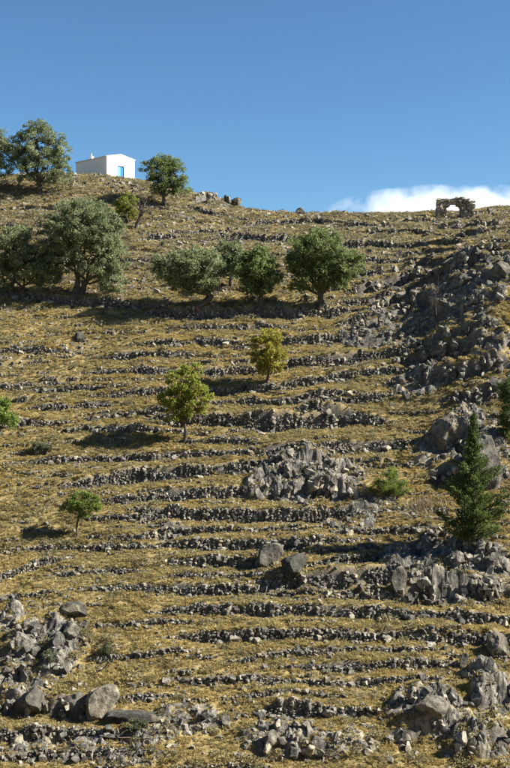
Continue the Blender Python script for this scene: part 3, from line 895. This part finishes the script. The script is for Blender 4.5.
broadleaf('olive_tree', (321, 307), [(322, 248, 26, 18), (304, 250, 18, 15), (344, 262, 22, 15), (312, 272, 22, 14), (334, 276, 20, 12), (322, 235, 18, 9), (298, 284, 9, 7), (300, 262, 14, 14)],
          'widest bright green olive, right one of the three in a row', M_olive_d, 'olive tree', OG, 16000, .28, .34)
broadleaf('deciduous_tree', (268, 384), [(268, 346, 17, 14), (260, 358, 12, 10), (279, 358, 11, 12), (268, 366, 15, 8), (270, 336, 12, 8)],
          'small yellow autumn tree in the middle of the slope', M_yel, 'tree', None, 4200, .45, .13, (.2, .13), .45, holes=.5)
broadleaf('deciduous_tree', (185, 443), [(184, 382, 20, 16), (172, 398, 15, 13), (198, 394, 16, 14), (184, 408, 20, 12), (190, 370, 14, 8), (176, 416, 13, 8)],
          'yellow-green tree with a straight trunk and long shadow', M_ygr, 'tree', None, 6200, .38, .17, (.2, .13), .45)
broadleaf('pine_sapling', (77, 537), [(80, 500, 13, 9), (70, 507, 9, 6), (93, 503, 9, 8), (86, 512, 12, 5), (86, 493, 8, 5)],
          'small lone bright green tree with a leaning trunk, lower left', M_fresh, 'tree', None, 3600, .6, .085, (.15, .07), .30, lean=-.12)
broadleaf('deciduous_tree', (-4, 448), [(-2, 415, 14, 16), (9, 420, 9, 10), (0, 404, 9, 8)], 'small green tree cut by the left edge mid-slope', M_fresh, 'tree', None, 2600, .4, .12, (.19, .1), .4)
broadleaf('deciduous_tree', (516, 446), [(512, 405, 12, 26), (506, 388, 9, 12), (508, 425, 10, 14)], 'dark green tree cut by the right edge above the conifer', M_con, 'tree', None, 5200, .3, .16, (.18, .09), .45)
broadleaf('green_shrub', (129, 222), [(127, 202, 11, 9), (120, 207, 8, 8), (135, 208, 7, 9), (128, 214, 11, 6)],
          'dense olive-yellow shrub below the white chapel', M_ygr, 'shrub', None, 4200, .3, .12, (.2, .11), .4, stems=2)
broadleaf('green_shrub', (390, 497), [(391, 482, 16, 11), (402, 488, 10, 8), (380, 488, 10, 8), (390, 473, 10, 6)],
          'rounded green bush on the brown patch left of the conifer', M_fresh, 'shrub', None, 4200, .3, .05, (.14, .05), .32, stems=3)
broadleaf('green_shrub', (41, 452), [(40, 443, 9, 6), (36, 448, 7, 5), (46, 447, 6, 5)], 'small dark bush on the left terraces below the edge tree', M_dull, 'shrub', None, 1500, .3, .04, (.13, .06), .28, stems=3)
broadleaf('green_shrub', (138, 733), [(138, 725, 9, 6), (133, 728, 6, 4)], 'small dull green bush on the flat slab, bottom left', M_dull, 'shrub', None, 1300, .3, .03, (.11, .05), .22, stems=3)
broadleaf('green_shrub', (49, 662), [(48, 655, 7, 5), (53, 658, 4, 4)], 'tiny green bush inside the pale lower-left outcrop', M_dull, 'shrub', None, 900, .3, .03, (.1, .05), .2, stems=2)
broadleaf('green_shrub', (107, 655), [(106, 648, 6, 5)], 'tiny green bush right of the pale lower-left outcrop', M_dull, 'shrub', None, 700, .3, .03, (.1, .05), .2, stems=2)

# bare trees
def bare_tree(name, path_px, w0, w1, label, cat, twigs, mat, twl=1.0, depth_px=None):
    c = ghit(*path_px[0]); mpp = c[1] / F
    root = empty(name, tuple(c), label, cat)
    pts = [np.array([c[0] + (px - path_px[0][0]) * mpp, c[1], c[2] + (path_px[0][1] - r) * mpp]) for px, r in path_px]
    pts[0] = pts[0] - np.array([0, 0, .25])
    wd = Wood(); wd.add(pts, np.linspace(w0, w1, len(pts)), 7); wd.build('trunk', mat, root, tuple(c))
    if twigs:
        w2 = Wood()
        for k in range(twigs):
            t = rng.uniform(.35, 1); i = min(int(t * (len(pts) - 1)), len(pts) - 2); f = t * (len(pts) - 1) - i
            a = pts[i] * (1 - f) + pts[i + 1] * f
            d = rng.normal(size=3); d[2] = abs(d[2]) + .5; d /= np.linalg.norm(d)
            bend_p = bend(a, a + d * twl * rng.uniform(.5, 1.3), 5, .15)
            w2.add(bend_p, np.linspace(w1 * .6, .012, 5), 4)
            for j in range(4):
                q = bend_p[rng.integers(2, 5)]; d2 = d + rng.normal(size=3) * .7
                w2.add(bend(q, q + d2 * twl * .4, 3, .1), np.linspace(.02, .008, 3), 3)
        w2.build('twigs', mat, root, tuple(c))
    return root
bare_tree('bare_tree', [(135, 229), (137, 223), (140, 217), (143, 210), (145, 202)], .22, .10, 'leaning dark trunk with thin bare branches below the white chapel', 'tree', 26, M_bark, 1.7)
bare_tree('tree_stump', [(90, 421), (92, 417), (95, 412)], .16, .09, 'short dark leaning stump on the left terraces', 'stump', 0, M_bark)
bare_tree('bare_sapling', [(437, 322), (436, 312), (435, 303), (436, 294)], .06, .03, 'thin pale bare sapling in front of the dark crag', 'sapling', 16, M_wood, 1.1)

# dry stalks beside the conifer
def stalks(px, row, n, spread, hgt, label):
    c = ghit(px, row); root = empty('dry_stalks', tuple(c), label, 'dry plant')
    cen = []; V = []
    b = c + np.stack([rng.normal(0, spread, n), rng.normal(0, spread * .6, n), np.zeros(n)], 1)
    b[:, 2] = ground(b[:, 0], b[:, 1]) - .05
    d = rng.normal(size=(n, 3)) * .35; d[:, 2] = 1
    l = rng.uniform(.5, 1.2, n)[:, None] * hgt
    s = np.stack([np.cos(a := rng.uniform(0, 6.28, n)), np.sin(a), np.zeros(n)], 1) * .03
    v = np.stack([b - s, b + s, b + d * l], 1).reshape(-1, 3)
    link_mesh('stems', v, np.arange(3 * n).reshape(n, 3), M_twig, root, np.repeat(rng.uniform(0, 1, n), 3), loc=tuple(c))
stalks(426, 508, 300, .8, .75, 'clump of pale dry stalks left of the conifer')

# conifer
def conifer(base_px, top_row, label):
    c = ghit(*base_px); mpp = c[1] / F; H = (base_px[1] - top_row) * mpp
    root = empty('conifer_tree', tuple(c), label, 'conifer')
    wd = Wood()
    top = c + np.array([-.1, 0, H])
    wd.add(bend(c - [0, 0, .4], top, 10, .01), np.linspace(.17, .015, 10), 8)
    cen = []; dirs = []; tint = []
    nb = 210
    for k in range(nb):
        t = .07 + .93 * (k + rng.uniform(0, 1)) / nb
        prof = np.interp(t, [0, .08, .2, .34, .5, .62, .75, .9, 1.0], [.8, 2.3, 2.6, 2.3, 1.9, 1.1, .62, .3, .07])
        az = rng.uniform(0, 6.28)
        Lb = prof * rng.uniform(.35, 1.22)
        o = c + (top - c) * t
        d = np.array([math.cos(az), math.sin(az), 0.30 + .55 * t]); d /= np.linalg.norm(d)
        e = o + d * Lb; e[2] += Lb * .10
        path = bend(o, e, 6, .05)
        wd.add(path, np.linspace(max(.012, .035 * (1 - t) + .01), .008, 6), 4)
        n = int(24 + 78 * Lb)
        s = rng.uniform(.18, 1.03, n) ** .8
        i = np.minimum((s * 5).astype(int), 4); f = (s * 5 - i)[:, None]
        p = path[i] * (1 - f) + path[np.minimum(i + 1, 5)] * f
        sp = .05 + .17 * (1.08 - np.clip(s, 0, 1)) * min(1, Lb) + .03
        p = p + rng.normal(size=(n, 3)) * sp[:, None] * np.array([1, 1, .7])
        cen.append(p); dirs.append(np.repeat((d + np.array([0, 0, .35]))[None], n, 0))
        tint.append(np.clip(rng.normal(.48, .2) + rng.normal(0, .15, n), 0, 1))
    cen = np.vstack(cen); dirs = np.vstack(dirs); tint = np.concatenate(tint)
    v, f = leaf_quads(cen, .20, .075, updir=dirs)
    wd.build('trunk', M_bark, root, tuple(c))
    link_mesh('crown', v, f, M_con, root, np.repeat(tint, 4), loc=tuple(c))
conifer((474, 553), 413, 'tall spiky dark green conifer among rocks on the right')

# ------------------------------------------------------------------ white chapel
def box(name, lo, hi, mat, parent, bevel=0.0):
    bm = bmesh.new(); bmesh.ops.create_cube(bm, size=1)
    for v in bm.verts:
        v.co = Vector([lo[i] + (hi[i] - lo[i]) * (v.co[i] + .5) for i in range(3)])
    if bevel: bmesh.ops.bevel(bm, geom=bm.edges[:], offset=bevel, segments=2, affect='EDGES')
    me = bpy.data.meshes.new(name); bm.to_mesh(me); bm.free(); me.materials.append(mat)
    o = bpy.data.objects.new(name, me); C.objects.link(o); o.parent = parent
    return o

def prism(name, prof, y0, y1, mat, parent, axis=0):
    """closed profile (across, up) run along the house axis x from y0 to y1"""
    n = len(prof)
    V = [(y0, a, b) for a, b in prof] + [(y1, a, b) for a, b in prof]
    Fc = [tuple(range(n))[::-1], tuple(range(n, 2 * n))] + [(k, (k + 1) % n, n + (k + 1) % n, n + k) for k in range(n)]
    o = link_mesh(name, V, Fc, mat, parent)
    bm = bmesh.new(); bm.from_mesh(o.data); bmesh.ops.recalc_face_normals(bm, faces=bm.faces[:]); bm.to_mesh(o.data); bm.free()
    return o

def chapel():
    d0 = 157.0
    dr = ray(106.8, 178); p = dr * (d0 / dr[1])                 # near corner of the gable wall, at the foot
    a = R(46)                                                  # the gable looks right and towards the viewer
    root = empty('white_chapel', tuple(p), 'small whitewashed chapel with blue door on the hilltop', 'chapel')
    root.rotation_euler = (0, 0, -a)
    # local frame: +x = gable outwards, +y = along the gable away from the near corner, the house runs to -x
    GW, LN, EH, RH, T = 5.05, 7.4, 3.1, 3.58, .35
    dx0, dx1, dh = 1.95, 3.15, 2.0                             # door opening
    mid = GW / 2
    box('side_wall', (-LN, 0, -1.6), (0 - T, T, EH), M_white, root)
    box('side_wall', (-LN, GW - T, -1.6), (0 - T, GW, EH), M_white, root)
    prism('gable_wall', [(0, -1.6), (GW, -1.6), (GW, EH), (mid, RH), (0, EH)], -LN - T, -LN, M_white, root)
    # front gable with the opening cut out: three slabs around the door joined in one wall
    prof = [(0, -1.6), (dx0, -1.6), (dx0, dh), (dx1, dh), (dx1, -1.6), (GW, -1.6), (GW, EH), (mid, RH), (0, EH)]
    n = len(prof)
    V = [(-T, q, r) for q, r in prof] + [(0, q, r) for q, r in prof]
    tri = [(0, 1, 2, 8), (2, 3, 7, 8), (3, 4, 5, 6), (3, 6, 7)]
    Fc = [t for t in tri] + [tuple(k + n for k in t)[::-1] for t in tri] + [(k, (k + 1) % n, n + (k + 1) % n, n + k) for k in range(n)]
    o = link_mesh('gable_wall', V, Fc, M_white, root)
    bm = bmesh.new(); bm.from_mesh(o.data); bmesh.ops.recalc_face_normals(bm, faces=bm.faces[:]); bm.to_mesh(o.data); bm.free()
    # roof: two slabs meeting at the ridge
    ov = .10; th = .13; k = (RH - EH) / mid
    prism('roof', [(-ov, EH - ov * k + .003), (mid, RH + .003), (GW + ov, EH - ov * k + .003), (GW + ov, EH - ov * k + th), (mid, RH + th + .02), (-ov, EH - ov * k + th)], -LN - T - .08, .05, M_roof, root)
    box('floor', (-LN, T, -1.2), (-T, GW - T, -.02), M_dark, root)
    box('doorstep', (.0, dx0 - .15, -1.6), (.45, dx1 + .15, .02), M_white, root, .02)
    fr = box('door_frame', (-.20, dx0, .0), (-.10, dx0 + .09, dh), M_blue, root)
    box('door_frame', (-.20, dx1 - .09, .0), (-.10, dx1, dh), M_blue, root)
    box('door_frame', (-.20, dx0 + .09, dh - .09), (-.10, dx1 - .09, dh), M_blue, root)
    d1 = box('door_leaf', (-.18, dx0 + .10, .02), (-.13, (dx0 + dx1) / 2 - .01, dh - .10), M_blue2, root); d1['label'] = 'paler left door leaf'
    for zz in (.15, 1.05):
        box('panel', (-.13, dx0 + .18, zz), (-.118, (dx0 + dx1) / 2 - .09, zz + .72), M_blue2, d1)
    d2 = box('door_leaf', (-.18, (dx0 + dx1) / 2 + .01, .02), (-.13, dx1 - .10, dh - .10), M_blue, root)
    for zz in (.15, 1.05):
        box('panel', (-.13, (dx0 + dx1) / 2 + .09, zz), (-.118, dx1 - .18, zz + .72), M_blue, d2)
    # little white bell post on the ridge at the far end
    b = box('bell_post', (-LN - .05, mid - .2, RH + .05), (-LN + .4, mid + .25, RH + .75), M_white, root, .05)
    box('cross', (-LN + .11, mid - .035, RH + .752), (-LN + .19, mid + .035, RH + 1.15), M_white, b)
chapel()

# ------------------------------------------------------------------ ruined stone arch
def arch():
    d0 = ghit(455, 219)[1]
    d0 = min(max(d0, 146), 152)
    dr = ray(455, 217); p = dr * (d0 / dr[1]); mpp = d0 / F
    g = float(ground(np.array([p[0]]), np.array([d0]))[0])
    root = empty('ruined_arch', (p[0], d0, min(g, p[2])), 'ruined rubble-stone arch standing alone on the skyline', 'ruin')
    zb = p[2]
    HW, HH = 18.5 * mpp, 18.5 * mpp                              # half width and height
    ro = 7.0 * mpp; oz = zb + 6.0 * mpp; ox = -2.2 * mpp                          # opening radius and centre height
    pile = Pile()
    def solid(x, z):
        if z > zb + HH - 2.6 * mpp * (abs(x) / HW) ** 3 + .3 * mpp * math.sin(x * 2.1): return False
        if abs(x) > HW * (1.0 if z < zb + HH * .9 else .93): return False
        if z >= oz: return math.hypot(x - ox, (z - oz)) > ro
        return abs(x - ox) > ro * .92
    ph = 0
    zz = min(g, zb) - .4
    while zz < zb + HH + .1:
        hgt = rng.uniform(.20, .30); xx = -HW
        while xx < HW:
            wd = rng.uniform(.24, .5)
            if solid(xx + wd / 2, zz + hgt / 2):
                for yy in (-.42, 0, .42):
                    pile.add((p[0] + xx + wd / 2, d0 + yy + rng.normal() * .05, zz + hgt / 2), (wd * .62, .30, hgt * .66), rng.normal() * .12, .08, rng.uniform(.55, 1.0))
            xx += wd
        zz += hgt * .92
    for _ in range(34):                                           # stones fallen round the foot
        fx = p[0] + rng.normal() * HW * 1.1; fy = d0 - .9 - rng.gamma(1.5, .6); sz = rng.uniform(.10, .22)
        pile.add((fx, fy, float(gz([fx], [fy])[0]) + sz * .3), (sz * 1.2, sz, sz * .8), None, .4)
    st = pile.build('stonework', root, tuple(root.location), M_arch); st['kind'] = 'stuff'
    nv = 13                                                       # ring of arch stones
    v0, f0 = rock_shape(901, 1, 8, .04, .9)
    me = rock_mesh('arch_stone_shape', (v0, f0))
    for k in range(nv):
        th = math.pi * (k + .5) / nv
        me.materials[0] = M_arch
        o = bpy.data.objects.new('arch_stone', me); C.objects.link(o); o.parent = root
        rr = ro + .16
        o.location = Vector((p[0] + ox + math.cos(th) * rr, d0, oz + math.sin(th) * rr)) - root.location
        o.rotation_euler = (0, -th, 0); o.scale = (.24, .62, .17)
arch()

# low field wall of loose stones left of the chapel, at its foot
# ------------------------------------------------------------------ scattered ground cover
def scatter(name, pts, scl, tint, protos, label, cat, tilt=.15):
    n = len(pts)
    me = bpy.data.meshes.new(name); me.vertices.add(n)
    me.vertices.foreach_set('co', np.asarray(pts, np.float32).ravel())
    rot = np.stack([rng.normal(0, tilt, n), rng.normal(0, tilt, n), rng.uniform(0, 6.28, n)], 1).astype(np.float32)
    a = me.attributes.new('rot', 'FLOAT_VECTOR', 'POINT'); a.data.foreach_set('vector', rot.ravel())
    a = me.attributes.new('scl', 'FLOAT_VECTOR', 'POINT'); a.data.foreach_set('vector', np.asarray(scl, np.float32).ravel())
    a = me.attributes.new('tint', 'FLOAT', 'POINT'); a.data.foreach_set('value', np.asarray(tint, np.float32))
    a = me.attributes.new('kindno', 'INT', 'POINT'); a.data.foreach_set('value', rng.integers(0, len(protos), n).astype(np.int32))
    o = bpy.data.objects.new(name, me); C.objects.link(o)
    col = bpy.data.collections.new(name + '_shapes')
    for k, p in enumerate(protos): col.objects.link(p)
    g = bpy.data.node_groups.new(name, 'GeometryNodeTree')
    g.interface.new_socket('Geometry', in_out='INPUT', socket_type='NodeSocketGeometry')
    g.interface.new_socket('Geometry', in_out='OUTPUT', socket_type='NodeSocketGeometry')
    N, L = g.nodes, g.links
    gi = N.new('NodeGroupInput'); go = N.new('NodeGroupOutput')
    ci = N.new('GeometryNodeCollectionInfo'); ci.inputs[0].default_value = col
    ci.inputs['Separate Children'].default_value = True; ci.inputs['Reset Children'].default_value = True
    ip = N.new('GeometryNodeInstanceOnPoints'); ip.inputs['Pick Instance'].default_value = True
    def attr(nm, t):
        q = N.new('GeometryNodeInputNamedAttribute'); q.data_type = t; q.inputs[0].default_value = nm; return q.outputs[0]
    e2r = N.new('FunctionNodeEulerToRotation')
    L.new(attr('rot', 'FLOAT_VECTOR'), e2r.inputs[0])
    L.new(gi.outputs[0], ip.inputs['Points']); L.new(ci.outputs[0], ip.inputs['Instance'])
    L.new(attr('kindno', 'INT'), ip.inputs['Instance Index'])
    L.new(e2r.outputs[0], ip.inputs['Rotation']); L.new(attr('scl', 'FLOAT_VECTOR'), ip.inputs['Scale'])
    L.new(ip.outputs[0], go.inputs[0])
    md = o.modifiers.new('scatter', 'NODES'); md.node_group = g
    o['kind'] = 'stuff'; tag(o, label, cat)
    return o

def proto(name, v, f, mat):
    me = bpy.data.meshes.new(name); me.from_pydata(np.asarray(v).tolist(), [], np.asarray(f).tolist()); me.materials.append(mat); me.update()
    return bpy.data.objects.new(name, me)

def tuft(k):
    r = np.random.default_rng(500 + k); n = 30
    a = r.uniform(0, 6.28, n); out = r.uniform(.15, 1.0, n); h = r.uniform(.45, 1.0, n)
    b = np.stack([np.cos(a) * r.uniform(0, .35, n), np.sin(a) * r.uniform(0, .35, n), np.full(n, -.08)], 1)
    t = b + np.stack([np.cos(a) * out * .7, np.sin(a) * out * .7, h], 1)
    s = np.stack([-np.sin(a), np.cos(a), np.zeros(n)], 1) * r.uniform(.05, .11, n)[:, None]
    return np.stack([b - s, b + s, t], 1).reshape(-1, 3), np.arange(3 * n).reshape(n, 3)

def dome(k):
    """low rounded clump of short dry blades"""
    r = np.random.default_rng(560 + k); n = 64
    d = r.normal(size=(n, 3)); d[:, 2] = np.abs(d[:, 2]) * .9; d /= np.linalg.norm(d, axis=1)[:, None]
    p = d * r.uniform(.25, .8, n)[:, None] * np.array([.85, .85, 1]) - np.array([0, 0, .05])
    q = d + r.normal(size=(n, 3)) * .35 + np.array([0, 0, .45]); q /= np.linalg.norm(q, axis=1)[:, None]
    t = np.cross(q, r.normal(size=(n, 3))); t /= np.linalg.norm(t, axis=1)[:, None]
    v = np.stack([p - t * .085, p + t * .085, p + q * r.uniform(.3, .55, n)[:, None]], 1)
    return v.reshape(-1, 3), np.arange(3 * n).reshape(n, 3)

def cushion(k):
    r = np.random.default_rng(600 + k); n = 110
    d = r.normal(size=(n, 3)); d[:, 2] = np.abs(d[:, 2]); d /= np.linalg.norm(d, axis=1)[:, None]
    p = d * r.uniform(.55, 1.0, n)[:, None] * np.array([1, 1, .8])
    q = d + r.normal(size=(n, 3)) * .7; q /= np.linalg.norm(q, axis=1)[:, None]
    s = np.cross(q, r.normal(size=(n, 3))); s /= np.linalg.norm(s, axis=1)[:, None]
    v = np.stack([p - s * .09, p + s * .09, p + q * .28], 1)
    return v.reshape(-1, 3), np.arange(3 * n).reshape(n, 3)

def spread(n, y0=57, y1=162):
    """points with even cover of the ground in the wedge the hill shows"""
    y = np.sqrt(rng.uniform(y0 ** 2, y1 ** 2, n)); x = rng.uniform(-.285, .285, n) * y
    return x, y

def steep(x, y):
    return np.abs(ground(x, y + .18) - ground(x, y - .18)) / .36

x, y = spread(330000)
s = steep(x, y); m, _ = rock_mask(x, y)
pat = fbm(x / 5.0, y / 3.0, 3)
high = smooth(108, 128, y)                                       # thinner, stonier cover near the top
keep = (s < 1.8) & (rng.uniform(0, 1, len(x)) < (1 - .5 * m) * np.clip(.95 + .9 * pat, .25, 1) * (1 - .45 * high))
x, y = x[keep], y[keep]; high = high[keep]
print('grass', len(x))
z = ground(x, y)
hh = rng.gamma(6, .03, len(x)) * (.85 + .45 * fbm(x / 2.5, y / 2.5, 2)) * .72
ww = hh * rng.uniform(1.2, 2.0, len(x)) 
tn = np.clip(.48 + .32 * fbm(x / 4, y / 2.5, 3) + rng.normal(0, .14, len(x)) + .30 * high, 0, 1)
hh = hh * (1 + .25 * high); ww = ww * (1 + .25 * high)
scatter('dry_grass', np.stack([x, y, z], 1), np.stack([ww, ww, hh], 1), tn, [proto('grass_tuft', *(tuft(k) if k < 3 else dome(k)), M_grass) for k in range(8)],
        'golden dry grass tufts covering the terraces', 'grass')

x, y = spread(60000)
s = steep(x, y); m, _ = rock_mask(x, y)
pat = fbm(x / 6.0 + 40, y / 4.0, 3); high = smooth(105, 125, y)
keep = (s < 1.3) & (rng.uniform(0, 1, len(x)) < np.clip(.10 + .30 * pat + .30 * high, .03, .8))
x, y = x[keep], y[keep]
print('scrub', len(x))
z = ground(x, y); r = (rng.gamma(5, .045, len(x)) + .06) * (1 + .15 * high[keep])
scatter('low_scrub', np.stack([x, y, z], 1), np.stack([r * 1.1, r * 1.1, r * .85], 1), np.clip(rng.normal(.5, .25, len(x)), 0, 1),
        [proto('cushion_plant', *cushion(k), M_scrub) for k in range(5)], 'dull green and brown cushion scrub over the slope', 'scrub')

x, y = spread(90000)
m, _ = rock_mask(x, y); pat = fbm(x / 7.0 + 90, y / 4.0, 3); high = smooth(104, 124, y)
keep = rng.uniform(0, 1, len(x)) < np.clip(.06 + .34 * pat + .25 * m + .50 * high, .02, .9)
x, y = x[keep], y[keep]
print('stones', len(x))
z = ground(x, y); r = (rng.gamma(2.2, .028, len(x)) + .02) * (1 + .5 * high[keep])
M_scree = mat_rock('scree_stone', False)
scatter('loose_stones', np.stack([x, y, z + r * .2], 1), np.stack([r * 1.2, r, r * .8], 1), rng.uniform(0, 1, len(x)),
        [proto('loose_stone', SMALL[k][0], SMALL[k][1], M_scree) for k in (0, 2, 4, 6, 15, 18, 21, 24)], 'small loose stones strewn over the slope', 'stones', .5)

# ------------------------------------------------------------------ cloud behind the ridge
def cloud():
    D = 4200.0; mp = D / F
    d = ray(458, 212); c = d * (D / d[1])
    bm = bmesh.new(); bmesh.ops.create_icosphere(bm, subdivisions=4, radius=1)
    me = bpy.data.meshes.new('cloud'); bm.to_mesh(me); bm.free()
    o = bpy.data.objects.new('cloud', me); C.objects.link(o); o.location = c
    o.scale = (132 * mp, 60 * mp, 27 * mp)
    m, nt, N, L = new_mat('cloud_vapour')
    tc = N.new('ShaderNodeTexCoord')
    ln = N.new('ShaderNodeVectorMath'); ln.operation = 'LENGTH'; L.new(tc.outputs['Object'], ln.inputs[0])
    n = noise(N, L, .0085, 7, .6, wpos(N))
    def math_(op, a, b):
        k = N.new('ShaderNodeMath'); k.operation = op
        for i, v in enumerate((a, b)):
            if hasattr(v, 'is_output'): L.new(v, k.inputs[i])
            else: k.inputs[i].default_value = v
        return k.outputs[0]
    body = math_('SUBTRACT', .92, ln.outputs['Value'])
    body = math_('ADD', body, math_('MULTIPLY', math_('SUBTRACT', n.outputs[0], .5), 2.6))
    mr = N.new('ShaderNodeMapRange'); L.new(body, mr.inputs[0])
    mr.inputs[1].default_value = 0.0; mr.inputs[2].default_value = .45; mr.inputs[3].default_value = 0; mr.inputs[4].default_value = .0042
    v = N.new('ShaderNodeVolumePrincipled'); v.inputs['Color'].default_value = (.97, .98, 1.0, 1)
    v.inputs['Anisotropy'].default_value = .1
    L.new(mr.outputs[0], v.inputs['Density'])
    out = N.new('ShaderNodeOutputMaterial'); L.new(v.outputs[0], out.inputs['Volume'])
    me.materials.append(m)
    tag(o, 'white cumulus cloud rising behind the skyline around the arch', 'cloud')
cloud()
